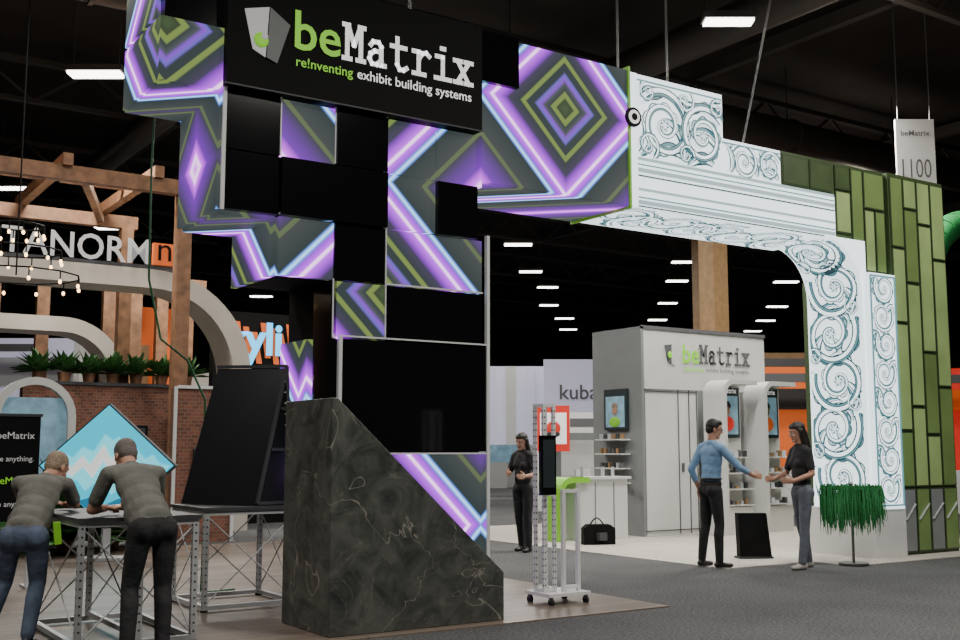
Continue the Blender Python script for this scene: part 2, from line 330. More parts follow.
# ------------------------------------------------------------ white ornate arch
def spiral(cx,cy,R,a0,turns,sgn):
    pts=[];n=int(30*turns)
    for i in range(n+1):
        t=i/n;r=R*(1-t)**1.05+R*.07;a=a0+sgn*t*turns*2*math.pi
        pts.append((cx+r*math.cos(a),cy+r*math.sin(a),1-t*.75))
    return pts
def ribbon(mb,pts,w,mp,mat,off,sh=0):
    vs=[];n=len(pts)
    for i,(x,y,k) in enumerate(pts):
        x0,y0,_=pts[max(0,i-1)];x1,y1,_=pts[min(n-1,i+1)]
        dx,dy=x1-x0,y1-y0;l=math.hypot(dx,dy) or 1;px,py=-dy/l*w*k/2,dx/l*w*k/2
        x+=px*sh;y+=py*sh
        vs.append(mp(x+px,y+py,off));vs.append(mp(x-px,y-py,off))
    mb.add(vs,[(2*i,2*i+1,2*i+3,2*i+2) for i in range(n-1)],mat)
def leaf(mb,x,y,a,L,w,mp,off,bend=.5):
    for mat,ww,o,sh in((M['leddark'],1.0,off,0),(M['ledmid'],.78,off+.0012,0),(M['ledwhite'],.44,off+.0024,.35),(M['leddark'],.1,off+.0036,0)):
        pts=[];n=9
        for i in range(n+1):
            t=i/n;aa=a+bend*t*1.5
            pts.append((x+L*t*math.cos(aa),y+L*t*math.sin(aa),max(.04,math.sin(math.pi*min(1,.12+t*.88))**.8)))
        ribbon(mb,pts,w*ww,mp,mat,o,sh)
def clamp(mp,clip,o0=0): return lambda x,y,o:mp(min(max(x,clip[0]),clip[1]),min(max(y,clip[2]),clip[3]),o+o0)
def scroll(mb,cx,cy,R,a0,turns,sgn,mp,clip,o0=0):
    sp=spiral(cx,cy,R,a0,turns,sgn)
    mpc=clamp(mp,clip,o0)
    nl=12
    for j in range(nl):
        t=j/(nl-1)*.62;i=int(t*(len(sp)-1));x,y,k=sp[i];a=a0+sgn*t*turns*2*math.pi
        leaf(mb,x,y,a+sgn*(.7),R*.62*(1-.6*t),R*.28*(1-.5*t),mpc,.004+.0003*j,bend=sgn*.9)
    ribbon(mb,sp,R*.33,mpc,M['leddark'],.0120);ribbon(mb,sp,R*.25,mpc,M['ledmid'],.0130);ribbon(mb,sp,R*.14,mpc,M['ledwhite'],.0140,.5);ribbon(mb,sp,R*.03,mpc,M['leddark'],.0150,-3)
    for k in range(6):
        aa=k*math.pi/3;leaf(mb,cx,cy,aa,R*.22,R*.14,mpc,.0155,0)
ar=MB();Wh=M['ledwhite']
FR=lambda x,y,o:(x,Y0-o,y)
ar.box(8.70,10.28,Y0,YB,4.40,6.06,Wh)
ar.box(10.28,11.36,Y0,YB,4.40,5.48,Wh)
ar.box(11.36,12.45,Y0,YB,4.40,4.99,Wh)
R=.75;cx,cz=12.95-R,4.40-R
prof=[(cx,4.40)]+[(cx+R*math.sin(t*math.pi/20),cz+R*math.cos(t*math.pi/20)) for t in range(1,10)]+[(12.95,cz),(12.95,.67),(13.05,.67),(13.05,4.42),(cx,4.42)]
yc1=10.75
ar.ext([(x,Y0-.02,z) for x,z in prof],(0,yc1-Y0+.02,0),Wh)
ar.box(12.98,13.56,Y0-.12,Y0+.3,.67,3.96,Wh)
ar.box(12.93,13.6,Y0-.1,yc1+.1,0.012,.67,M['white'])
for z,h,mt in [(5.0,.035,'ledshade'),(4.93,.015,'ledmid'),(4.86,.05,'ledshade'),(4.79,.016,'leddark'),(4.62,.03,'ledshade'),(4.52,.016,'ledmid'),(4.46,.05,'ledshade'),(4.41,.014,'leddark')]:
    ar.box(8.74,12.43,Y0-.012,Y0,z-h/2,z+h/2,M[mt])
ar.box(8.70,8.80,Y0-.016,Y0,4.40,6.06,Wh)
ar.box(8.8,10.26,Y0-.01,Y0,5.98,6.0,M['ledmid']);ar.box(10.26,11.34,Y0-.01,Y0,5.42,5.44,M['ledmid'])
c1=(8.82,10.26,5.03,5.96);c2=(10.2,11.34,5.02,5.42)
for (x,y,a,L) in [(8.9,5.9,-.6,.5),(9.6,5.1,1.2,.6),(9.55,5.12,2.3,.5),(10.1,5.1,2.4,.5),(10.05,5.9,-.8,.3),(8.85,5.06,.5,.5),(9.5,5.9,-1,.5),(10.18,5.3,1.8,.5)]:
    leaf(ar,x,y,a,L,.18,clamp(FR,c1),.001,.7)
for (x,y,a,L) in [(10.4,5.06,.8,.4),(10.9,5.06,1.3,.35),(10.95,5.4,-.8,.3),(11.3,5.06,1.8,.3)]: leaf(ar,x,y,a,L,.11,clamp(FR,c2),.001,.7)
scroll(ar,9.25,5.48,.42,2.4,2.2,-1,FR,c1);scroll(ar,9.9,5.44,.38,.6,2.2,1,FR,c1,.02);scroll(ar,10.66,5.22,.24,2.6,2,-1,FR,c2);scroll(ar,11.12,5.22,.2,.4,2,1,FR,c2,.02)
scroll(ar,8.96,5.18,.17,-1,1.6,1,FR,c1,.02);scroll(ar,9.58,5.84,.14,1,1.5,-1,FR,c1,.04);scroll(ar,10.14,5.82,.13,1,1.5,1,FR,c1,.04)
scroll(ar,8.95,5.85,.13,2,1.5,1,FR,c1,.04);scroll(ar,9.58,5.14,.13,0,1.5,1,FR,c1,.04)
US=lambda x,y,o:(x,y,4.40-o)
for i in range(8):
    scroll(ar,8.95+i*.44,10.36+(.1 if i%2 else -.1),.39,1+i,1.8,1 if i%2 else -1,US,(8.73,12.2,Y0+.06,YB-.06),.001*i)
def SD(y,z,o):
    if z>cz:
        t=min(1.5,(z-cz)/R);return (cx+R*math.cos(t)-o*math.cos(t),y,cz+R*math.sin(t)-o*math.sin(t))
    return (12.95-o,y,z)
cs=(Y0+.04,yc1-.04,.7,4.78);SDc=clamp(SD,cs)
for i,z in enumerate([1.1,1.78,2.46,3.14,3.82,4.45]):
    s=1 if i%2 else -1
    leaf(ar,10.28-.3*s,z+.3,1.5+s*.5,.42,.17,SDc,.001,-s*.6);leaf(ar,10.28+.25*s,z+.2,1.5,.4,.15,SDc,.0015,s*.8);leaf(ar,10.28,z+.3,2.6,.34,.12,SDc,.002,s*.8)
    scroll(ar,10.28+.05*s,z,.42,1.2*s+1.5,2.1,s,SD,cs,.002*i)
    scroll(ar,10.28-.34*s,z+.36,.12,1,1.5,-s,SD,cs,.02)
FC=lambda x,y,o:(x,Y0-.12-o,y)
cf=(13.0,13.50,.74,3.9)
for i in range(8):
    s=1 if i%2 else -1
    leaf(ar,13.25-.1*s,1.0+i*.4,1.5,.28,.1,clamp(FC,cf),.001,s)
    scroll(ar,13.25+.03*s,.95+i*.4,.22,1.5+s,1.9,s,FC,cf,.001*i)
for z in (.72,3.92): ar.box(12.99,13.54,Y0-.135,Y0-.12,z-.012,z+.012,M['ledmid'])
ar.box(12.985,13.0,Y0-.14,Y0-.12,.72,3.92,M['ledmid']);ar.box(13.52,13.54,Y0-.14,Y0-.12,.72,3.92,M['ledmid'])
ar.cyl((8.70,Y0-.07,5.48),(8.70,Y0-.04,5.48),.12,M['mblack'],24)
ar.cyl((8.70,Y0-.08,5.48),(8.70,Y0-.07,5.48),.085,M['whitetx'],24);ar.cyl((8.70,Y0-.085,5.48),(8.70,Y0-.08,5.48),.045,M['mblack'],20)
ar.obj("ornate_led_arch")
# ------------------------------------------------------------ green lattice column
gr=MB();G1,G2,G3,G4=M['gframe'],M['gpanel'],M['gframe2'],M['gpanel2']
gr.box(11.38,12.47,Y0+.03,YB,5.01,5.5,G1)
gr.ext([(12.47,Y0+.04,5.5),(12.47,Y0+.04,4.43),(13.06,Y0+.04,4.43),(13.07,Y0+.04,3.97),(13.60,Y0+.04,3.97),(13.60,Y0+.04,5.5)],(0,1.0,0),G1)
gr.box(13.62,14.94,Y0-.02,YB,.012,5.5,G1)
gr.box(13.07,13.60,Y0+.35,YB,.7,3.96,G1)
def gp(x0,x1,z0,z1,mat,y=Y0-.02,fr=.02):
    gr.box(x0,x1,y-.022,y,z0,z1,G3);gr.box(x0+fr,x1-fr,y-.026,y-.02,z0+fr,z1-fr,mat)
for a in [(11.42,11.95,5.05,5.46,G1),(11.97,12.42,5.05,5.46,G1),(12.5,12.82,4.5,5.1,G2),(12.5,12.82,5.12,5.46,G1),(12.84,13.1,4.1,5.46,G4),(13.12,13.34,4.0,4.9,G2),(13.12,13.58,4.92,5.46,G4),(13.36,13.58,4.0,4.9,G4)]:
    gp(*a,y=Y0+.04)
cols=[(13.64,13.93),(13.95,14.25),(14.27,14.58),(14.6,14.92)]
spl=[[.95,1.75,3.3,4.4,5.46],[.95,2.1,3.9,5.0,5.46],[.95,1.7,2.9,4.8,5.46],[.95,2.4,4.3,5.46]]
for ci,((x0,x1),s) in enumerate(zip(cols,spl)):
    for j,(z0,z1) in enumerate(zip(s,s[1:])):
        gp(x0,x1,z0+.01,z1-.01,G2 if (ci+j)%3 else G4)
    gp(x0,x1,.05,.94,G4 if ci%2 else M['greyw']);gr.beam((x0+.03,Y0-.055,.5),(x1-.03,Y0-.055,.72),.012,.03,M['alu'],up=(0,1,0))
gr.obj("green_lattice_column")
# ------------------------------------------------------------ marble plinth
b=MB()
b.ext([(3.92,8.05,.013),(5.6,8.05,.013),(5.6,8.05,.42),(3.97,8.05,1.9),(3.92,8.05,1.9)],(0,.92,0),M['marble'])
o=b.obj("marble_plinth");bv=o.modifiers.new("b",'BEVEL');bv.width=.006;bv.segments=2
# ------------------------------------------------------------ truss tables
def post(b,c,h,z0,w,mat):
    b.box(c[0]-w/2,c[0]+w/2,c[1]-w/2,c[1]+w/2,z0,h,mat);z=z0+.06
    while z<h-.04:
        b.box(c[0]-w/2-.002,c[0]-w/2+.002,c[1]-.007,c[1]+.007,z,z+.014,M['rubber']);b.box(c[0]-.007,c[0]+.007,c[1]-w/2-.002,c[1]-w/2+.002,z,z+.014,M['rubber']);z+=.062
def rails(b,p,q,h,z0,mat,w=.045,wires=True):
    p=V(p);q=V(q);d=(q-p).normalized()*w/2
    for z in(z0+.02,h-.02): b.beam(V((p.x,p.y,z))+d,V((q.x,q.y,z))-d,w*.9,.04,mat)
    if wires:
        b.cyl(V((p.x,p.y,z0+.04)),V((q.x,q.y,h-.04)),.007,mat,6)
        b.cyl(V((q.x,q.y,z0+.04)),V((p.x,p.y,h-.04)),.007,mat,6)
def table(name,x0,x1,y0,y1,h,mids):
    b=MB();e=.03;A=M['alu']
    cor=[(x0+e,y0+e,0),(x1-e,y0+e,0),(x1-e,y1-e,0),(x0+e,y1-e,0)]
    for i in range(4): post(b,cor[i],h,.03,.045,A);rails(b,cor[i],cor[(i+1)%4],h,.03,A)
    for mx in mids: 
        for yy in(y0+e,y1-e): post(b,(mx,yy),h-.045,.07,.044,A)
        rails(b,(mx,y0+e,0),(mx,y1-e,0),h-.045,.075,A)
    for c in cor: b.cyl((c[0],c[1],.012),(c[0],c[1],.03),.035,M['rubber'],12)
    b.box(x0-.01,x1+.01,y0-.01,y1+.01,h,h+.03,M['dgrey']);b.obj(name)
table("truss_counter",2.08,3.0,8.45,9.95,.95,[2.55])
table("truss_stand",3.55,4.5,9.9,10.85,.92,[])
b=MB();z=.955
A_,B_,RA,RB,CA,CB=V((3.60,10.72,z)),V((4.10,10.0,z)),V((3.97,10.8,2.3)),V((4.40,10.06,2.28)),V((4.12,10.83,z)),V((4.48,10.1,z))
b.add([A_,B_,RB,RA,CA,CB],[(0,1,2,3),(0,3,4),(1,5,2),(3,2,5,4),(0,4,5,1)],M['sblack'])
for p_,q_ in((B_,RB),(CB,RB),(B_,CB),(RA,RB)): b.beam(p_+V((0,0,.02)),q_+V((0,0,.02)),.03,.03,M['dgrey'])
for t in [.1+.08*k for k in range(11)]:
    c=CB.lerp(RB,t);b.cyl(c+V((-.035,-.025,0)),c+V((-.03,-.02,0)),.01,M['alu'],8)
b.beam(B_.lerp(RB,.4)+V((.02,-.01,0)),CB.lerp(RB,.4),.015,.03,M['dgrey']);b.beam(B_.lerp(RB,.7)+V((.02,-.01,0)),CB.lerp(RB,.7),.015,.03,M['dgrey'])
b.obj("black_triangular_display")
# display frame on wheels
b=MB();A=M['wline']
for c in((6.5,8.66),(6.5,8.80),(6.62,8.66),(6.62,8.80)): post(b,c,1.93,.12,.032,A)
for z in [.14,1.05,1.915]:
    for p_,q_ in(((6.5,8.66),(6.62,8.66)),((6.5,8.8),(6.62,8.8)),((6.5,8.66),(6.5,8.8)),((6.62,8.66),(6.62,8.8))): 
        P_,Q_=V((*p_,z)),V((*q_,z));d=(Q_-P_).normalized()*.018;b.beam(P_+d,Q_-d,.03,.03,A)
for x in(6.70,6.88): b.box(x-.016,x+.016,8.6,8.64,.12,1.1,A)
for z in(.16,1.08): b.box(6.716,6.864,8.6,8.64,z-.016,z+.016,A)
b.box(6.44,6.94,8.5,8.9,.09,.12,A)
for x in(6.48,6.90):
    for y in(8.53,8.87): b.cyl((x-.012,y,.04),(x+.012,y,.04),.037,M['rubber'],14);b.box(x-.015,x+.015,y-.015,y+.015,.05,.09,M['chain'])
b.box(6.38,6.56,8.54,8.58,1.05,1.62,M['black']);b.box(6.40,6.54,8.535,8.54,1.12,1.58,M['posterdk']);b.box(6.46,6.52,8.58,8.64,1.2,1.4,M['mblack'])
b.obj("tablet_display_cart")
# ------------------------------------------------------------ fringe on stanchion
b=MB();px,py=12.05,9.4
b.cyl((px,py,.013),(px,py,.035),.19,M['chain'],28);b.cyl((px,py,.035),(px,py,1.02),.018,M['chain'],12);b.ell((px,py,1.04),(.03,.03,.03),M['chain'])
b.obox((px,py,.99),V((.83,-.55,0))*.40,V((.55,.83,0))*.03,V((0,0,.03)),M['grass'])
for i in range(560):
    t=random.uniform(-.40,.40);d=random.uniform(-.06,.06);z0=random.uniform(.8,1.05)
    p=V((px+.83*t+.55*d,py-.55*t+.83*d,z0));q=p+V((random.uniform(-.05,.05),random.uniform(-.04,.02),-random.uniform(.3,.45)));q.z=max(.36,q.z)
    b.cyl(p,q,.011,M['grass'],4,.003,False)
b.obj("grass_fringe_stanchion")
# ------------------------------------------------------------ white exhibitor booth
b=MB()
b.box(12.86,15.95,14.3,14.42,2.54,3.62,M['hdr'])
b.box(12.84,12.9,14.28,15.6,.013,3.62,M['greyw']);b.box(12.9,15.95,15.5,15.6,.013,3.62,M['greyw'])
b.box(12.9,14.2,14.32,14.42,.013,2.54,M['white']);b.box(15.85,15.95,14.43,15.5,.013,3.62,M['white'])
for x in(12.93,13.72,13.98,14.17): b.box(x-.008,x+.008,14.305,14.32,.03,2.54,M['greytx'])
for z in(2.5,.1): b.box(12.9,14.19,14.305,14.32,z-.008,z+.008,M['greytx'])
b.box(12.84,15.97,14.28,14.30,3.58,3.64,M['greytx']);b.box(13.78,13.82,14.28,14.32,1.1,1.25,M['chain'])
yb=14.29
b.text("be",(13.83,yb,3.03),UX,UZ,.40,M['limetx'],height=.34,bold=.01);b.slab("Matrix",(14.24,yb-.002,3.04),UX,1.3,.31,M['greytx'],.045)
b.text("re!nventing",(13.85,yb,2.88),UX,UZ,.5,M['limetx'],bold=.008);b.text("exhibit building systems",(14.4,yb,2.88),UX,UZ,1.1,M['greytx'],bold=.008)
b.ext([(13.4,yb-.01,3.32),(13.56,yb-.01,3.34),(13.55,yb-.01,3.0),(13.47,yb-.01,3.03)],(0,.01,0),M['greytx']);b.ext([(13.57,yb-.01,3.34),(13.72,yb-.01,3.26),(13.64,yb-.01,2.96),(13.56,yb-.01,3.0)],(0,.01,0),M['logogrey']);b.ell((13.51,yb-.02,3.15),(.05,.01,.06),M['limetx'])
b.obj("exhibitor_booth")
def kiosk(name,x,y,pic,h=2.72,w=.85):
    b=MB();n=10
    pts=[(x,.013)]+[(x,h-.25)]+[(x+.25-.25*math.cos(t*math.pi/2/n),h-.25+.25*math.sin(t*math.pi/2/n)) for t in range(1,n+1)]+[(x+w,h),(x+w,h-.08),(x+.27,h-.08)]+[(x+.27-.19*math.sin(t*math.pi/2/n),h-.27+.19*math.cos(t*math.pi/2/n)) for t in range(1,n+1)]+[(x+.08,.013)]
    b.ext([(a,y,c) for a,c in pts],(0,.5,0),M['white']);b.box(x+.08,x+w,y+.42,y+.5,.013,h-.08,M['hdr'])
    b.box(x+.14,x+w-.05,y+.39,y+.42,1.7,h-.12,M['posterdk']);b.box(x+.2,x+w-.1,y+.38,y+.39,1.76,h-.27,M['photo1'])
    xm=x+.14+(w-.2)/2;b.ell((xm,y+.37,2.2),(.08,.01,.10),M['skin']);b.ell((xm,y+.372,2.27),(.1,.01,.09),M['hairdk']);b.ell((xm,y+.37,1.95),(.18,.012,.14),pic)
    b.text("beMatrix",(x+.22,y+.38,h-.22),UX,UZ,w-.36,M['whitetx'])
    for z in(.5,.78,1.06,1.34):
        b.box(x+.1,x+w,y+.12,y+.42,z,z+.02,M['hdr'])
        for k in range(6): 
            hh=random.uniform(.05,.12);b.box(x+.13+k*.11,x+.19+k*.11,y+.18,y+.26,z+.02,z+.02+hh,random.choice([M['greytx'],M['alu'],M['dgrey'],M['dgrey'],M['wood2'],M['logogrey']]))
    b.box(x+.08,x+w,y+.15,y+.42,.013,.48,M['white']);b.obj(name)
kiosk("product_kiosk",14.22,13.7,M['red']);kiosk("product_kiosk",15.25,13.7,M['orange'])
b=MB()
b.box(12.78,12.84,14.62,15.22,1.83,2.55,M['posterdk']);b.box(12.775,12.78,14.67,15.17,1.88,2.42,M['photo1']);b.ell((12.77,14.92,2.18),(.01,.07,.09),M['skin']);b.ell((12.77,14.92,2.25),(.01,.08,.06),M['hairgr']);b.ell((12.765,14.92,1.97),(.01,.15,.09),M['lime'])
for z in(.9,1.15,1.4,1.65):
    b.box(12.62,12.84,14.6,15.3,z,z+.02,M['white'])
    for k in range(6): b.box(12.68,12.74,14.63+k*.11,14.69+k*.11,z+.02,z+.11,random.choice([M['greytx'],M['alu'],M['dgrey'],M['wood2']]))
b.obj("poster_shelf")
b=MB()
b.box(11.35,12.45,14.25,14.55,.013,1.0,M['white'])
for x in(11.75,12.15): b.box(x-.006,x+.006,14.24,14.25,.05,.95,M['greytx'])
b.box(11.2,12.5,14.2,14.58,1.0,1.04,M['white'])
hp=[(10.98,.013),(10.98,.8)]+[(11.22-.24*math.cos(t*math.pi/12),.8+.24*math.sin(t*math.pi/12)) for t in range(1,7)]+[(11.6,1.04)]
inn=[(11.6,.95)]+[(11.22-.15*math.cos(t*math.pi/12),.8+.15*math.sin(t*math.pi/12)) for t in range(6,0,-1)]+[(11.07,.8),(11.07,.013)]
b.ext([(x,14.19,z) for x,z in hp+inn],(0,.40,0),M['lime']);b.box(11.08,11.35,14.5,14.56,.013,.95,M['white'])
for k in range(4): b.cyl((11.6+k*.22,14.4,1.04),(11.6+k*.22,14.4,1.2),.03,M['alu'],10)
b.obj("reception_counter")
b=MB()
b.ext([(10.98,13.6,.013),(11.45,13.4,.013),(11.45,13.4,.26),(11.38,13.43,.32),(11.05,13.57,.32),(10.98,13.6,.26)],(.1,.2,0),M['mblack'])
hs=[(11.12+.2*t/8,13.62-.085*t/8,.32+.1*math.sin(math.pi*t/8)) for t in range(9)];b.tube(hs,.012,M['rubber']);b.box(11.15,11.3,13.42,13.5,.08,.2,M['dgrey'])
b.obj("black_duffel_bag")
b=MB();b.ext([(11.35,10.7,.02),(11.75,10.5,.02),(11.72,10.55,.62),(11.38,10.75,.62)],(.06,.12,0),M['mblack']);b.ext([(11.33,10.69,.013),(11.77,10.49,.013),(11.77,10.49,.04),(11.33,10.69,.04)],(.1,.2,0),M['dgrey']);b.obj("black_floor_easel")
# ------------------------------------------------------------ background right/centre
b=MB()
for i in range(26):
    t=i/25;x=16.6+6.3*t;y=31.4-4.2*t
    b.obox((x,y,2.9),V((.83,-.55,0))*.16,V((.55,.83,0))*(.05+.05*(i%2)),V((0,0,1.25)),M['lilac'] if i%5 else M['hdr'])
    if i%6==0: b.box(x-.05,x+.05,y-.05,y+.05,0,1.7,M['alu'])
b.obj("backlit_drape")
b=MB();b.obox((20.9,26.0,3.4),V((.83,-.55,0))*1.1,V((.55,.83,0))*.06,V((0,0,.8)),M['lilac']);b.text("kuba",V((20.35,26.3,3.0)),(.83,-.55,0),UZ,1.15,M['greytx'],depth=.1,bold=.01);b.beam((20.1,26.5,0),(20.1,26.5,2.7),.1,.1,M['white']);b.beam((21.7,25.5,0),(21.7,25.5,2.7),.1,.1,M['white']);b.obj("tower_sign")
b=MB();b.obox((11.6,19.3,1.65),V((.83,-.55,0))*.55,V((.55,.83,0))*.04,V((0,0,1.2)),M['cream']);b.obox((11.6,19.3,2.87),V((.83,-.55,0))*.57,V((.55,.83,0))*.05,V((0,0,.02)),M['alu']);b.obox((11.6,19.3,.24),V((.83,-.55,0))*.6,V((.55,.83,0))*.15,V((0,0,.22)),M['dgrey']);b.obj("fabric_banner")
b=MB();c=V((14.75,19.3,1.95));U=V((.83,-.55,0));W_=V((.55,.83,0))
b.obox(c,U*.36,W_*.04,V((0,0,.5)),M['red']);b.obox(c-W_*.045,U*.29,W_*.006,V((0,0,.34)),M['whitetx']);b.ell(c-W_*.06,(.16,.012,.16),M['red'],(U,W_,V((0,0,1))));b.ell(c-W_*.06+V((0,0,-.12)),(.15,.012,.08),M['dgrey'],(U,W_,V((0,0,1))))
b.cyl((c.x,c.y,0),(c.x,c.y,1.45),.04,M['dgrey']);b.cyl((c.x,c.y,0),(c.x,c.y,.03),.3,M['dgrey'],20);b.obj("display_monitor")
def booth(name,x,y,w,h,cm,hm,d=(.83,-.55)):
    b=MB();U=V((d[0],d[1],0));W=V((-d[1],d[0],0));c=V((x,y,0))
    b.obox(c+W*1.0+V((0,0,h/2)),U*w/2,W*.05,V((0,0,h/2)),cm)
    for k in(-1,1): b.obox(c+U*k*w/2+W*.5+V((0,0,h/2)),U*.05,W*.42,V((0,0,h/2)),cm);b.obox(c+U*k*w/2+V((0,0,h/2)),U*.08,W*.08,V((0,0,h/2)),M['white'])
    b.obox(c+V((0,0,h-.25)),U*(w/2-.09),W*.07,V((0,0,.25)),hm)
    b.obox(c+W*.93+V((0,0,h*.5)),U*w*.3,W*.02,V((0,0,h*.22)),hm);b.obox(c+W*.3+V((0,0,.5)),U*w*.2,W*.25,V((0,0,.5)),M['white'])
    b.obox(c-W*.08+V((0,0,h-.25)),U*w*.25,W*.005,V((0,0,.1)),M['greytx'])
    b.obj(name)
for a in [(17.5,21,3,2.4,M['greyw'],M['white']),(20,17.5,3.2,3.4,M['dgrey'],M['orange']),(22.5,19.5,3,4.0,M['hdr'],M['wood2']),(14,25,4,2.6,M['hdr'],M['lilac']),(26,22,4,3.6,M['greyw'],M['red']),(16,35,5,3.2,M['hdr'],M['cream']),(30,26,5,4,M['hdr'],M['lilac']),
  (24.2,15.2,3,3.4,M['orange'],M['red']),(5.5,31,4,4.4,M['hdr'],M['lilac']),(9.5,30,3,3.6,M['greyw'],M['cream']),(34,32,5,4,M['greyw'],M['orange']),(24,36,5,3.4,M['hdr'],M['photo1']),(20,40,5,4,M['hdr'],M['cream'])]: booth("distant_booth",*a)
for (x,y,h,r) in [(18.35,17.9,8.0,.23),(23.6,23.6,8.0,.15)]:
    b=MB();b.box(x-r,x+r,y-r,y+r,.0,h,M['wood2']);b.box(x-r-.06,x+r+.06,y-r-.06,y+r+.06,0,.3,M['wood']);b.box(x-r-.05,x+r+.05,y-r-.05,y+r+.05,h,h+.15,M['wood']);b.obj("timber_post")
b=MB();p=V((17.83,12.17,7.0));U=V((.833,-.553,0));W_=V((.553,.833,0))
b.obox(p,U*.36,W_*.03,V((0,0,.62)),M['hdr']);b.text("1100",p-W_*.035-U*.27+V((0,0,-.5)),U,UZ,.54,M['greytx'],height=.36);b.text("beMatrix",p-W_*.035-U*.27+V((0,0,.3)),U,UZ,.54,M['greytx'],bold=.01)
for k in(-.3,.3): b.cyl(p+U*k+V((0,0,.6)),p+U*k+V((0,0,3.5)),.012,M['chain'],6)
b.obj("hanging_aisle_sign")
def chain(name,p,q,mat,r=.018):
    b=MB();p=V(p);q=V(q);n=int((q-p).length/.09);d=(q-p)/n;dn=d.normalized()
    a=dn.cross(V((0,1,0))).normalized();c=dn.cross(a)
    for i in range(n):
        o=p+d*(i+.5);s=a if i%2 else c
        b.cyl(o-d*.55+s*.012,o+d*.55+s*.012,r*.4,mat,5);b.cyl(o-d*.55-s*.012,o+d*.55-s*.012,r*.4,mat,5)
    b.obj(name)
chain("rigging_chain",(8.95,10.3,6.07),(8.95,10.3,10.4),M['chain'],.018);chain("rigging_chain",(9.8,10.3,6.07),(9.8,10.3,10.4),M['chain'],.018);chain("rigging_chain",(10.95,10.1,5.5),(11.9,9.6,10.4),M['chain'],.018)
chain("rigging_chain",(5.9,10.3,6.11),(5.9,10.3,10.4),M['chain'],.018)
b=MB();b.tube([(3.3,11.0,5.5),(3.28,11.0,4.3),(3.3,11.02,3.2),(3.45,11.05,2.6),(3.75,11.1,2.4),(3.95,11.1,2.0),(4.0,11.15,1.0),(4.0,11.2,.025),(4.4,11.3,.022)],.012,M['gcable']);b.obj("green_cable")
b=MB();pts=[(19.8+1.5*math.cos(t),12.4,4.4+1.5*math.sin(t)) for t in [math.pi*k/16 for k in range(0,17)]]
b.tube([(21.3,12.4,0)]+pts+[(18.3,12.4,0)],.26,M['grass'],16);b.obj("green_inflatable_arch")
# ------------------------------------------------------------ left background
b=MB();Wd=M['wood']
for y in(18.5,22.0):
    b.beam((0.5,y,6.0),(6.3,y,6.0),.2,.25,Wd)
    for x in(1.0,6.1): b.box(x-.12,x+.12,y-.12,y+.12,0,5.9,Wd)
for x in(1.0,2.6,4.1,5.6): b.beam((x,18.3,6.2),(x,22.2,6.2),.16,.2,Wd)
for x in(1.2,2.8,4.4): b.beam((x,20.2,6.3),(x+1.4,20.2,6.3),.1,.12,Wd)
b.beam((4.4,18.5,6.0),(5.6,22.0,6.0),.12,.15,Wd)
b.obj("timber_pergola")
b=MB()
for x in(4.2,5.2,6.6,7.2,7.8,8.4): b.box(x-.13,x+.13,24.9,25.1,0,5.2,Wd)
b.beam((3.8,25,5.3),(8.8,25,5.3),.3,.25,Wd);b.obj("timber_slat_screen")
def archband(name,y,x1,zt,R,th,dep,x0=-.5):
    b=MB();n=14
    out=[(x0,zt)]+[(x1-R+R*math.sin(t*math.pi/2/n),zt-R+R*math.cos(t*math.pi/2/n)) for t in range(n+1)]+[(x1,0)]
    r=R-th;inn=[(x1-th,0)]+[(x1-R+r*math.sin(t*math.pi/2/n),zt-R+r*math.cos(t*math.pi/2/n)) for t in range(n,-1,-1)]+[(x0,zt-th)]
    k=len(out)
    for i in range(k-1):
        a,c=out[i],out[i+1];d,e=inn[-1-i],inn[-2-i]
        b.ext([(a[0],y,a[1]),(c[0],y,c[1]),(e[0],y,e[1]),(d[0],y,d[1])],(0,dep,0),M['beige'])
    b.obj(name)
archband("curved_portal",19.6,7.85,4.72,1.9,.34,.9)
archband("curved_portal",23.0,6.5,4.15,1.3,.3,.9)
b=MB();b.text("STANORM",(5.85,19.55,4.80),UX,UZ,2.75,M['logogrey'],height=.46,align='R',depth=.0,bold=.012);b.box(3.0,6.35,19.6,19.7,4.725,4.79,M['dgrey']);b.box(5.92,6.32,19.55,19.65,4.8,5.2,M['orange']);b.text("n",(6.0,19.54,4.88),UX,UZ,.24,M['mblack']);b.obj("rooftop_letter_sign")
b=MB();b.box(4.2,8.2,21.5,21.8,0,2.7,M['brick']);b.box(4.15,8.25,21.45,21.85,2.7,2.76,M['dgrey'])
b.box(5.9,6.5,21.44,21.5,1.5,1.95,M['mblack']);b.box(5.95,6.45,21.43,21.44,1.55,1.90,M['dgrey']);b.text("BE ART",(6.0,21.43,1.66),UX,UZ,.4,M['whitetx'])
b.box(6.9,7.3,21.44,21.5,1.3,2.1,M['mblack']);b.box(6.95,7.25,21.43,21.44,1.36,2.04,M['dgrey'])
b.obj("brick_wall")
b=MB();b.box(5.76,6.70,17.5,17.8,0,2.47,M['brick']);b.box(5.71,5.76,17.46,17.5,0,2.5,M['wline']);b.box(6.7,6.75,17.46,17.5,0,2.5,M['wline']);b.box(5.76,6.70,17.46,17.5,2.47,2.52,M['wline']);b.box(6.05,6.5,17.45,17.5,1.0,1.5,M['posterdk']);b.box(6.1,6.45,17.44,17.45,1.05,1.45,M['cyan']);b.obj("brick_display_panel")
def plant(name,x,y,z,r,n=80):
    b=MB();b.cyl((x,y,z),(x,y,z+.18),.1,M['wood'],12,.13)
    for i in range(n):
        a=random.uniform(0,6.28);e=random.uniform(.1,1.3);L=random.uniform(.5,1)*r;d=V((math.cos(a)*math.cos(e),math.sin(a)*math.cos(e),math.sin(e)));p=V((x,y,z+.18));q=p+d*L
        s=d.cross(V((0,0,1))).normalized()*r*.12
        b.add([p,p+d*L*.5+s,q-V((0,0,L*.15)),p+d*L*.5-s],[(0,1,2,3)],M['leaf'])
    b.obj(name)
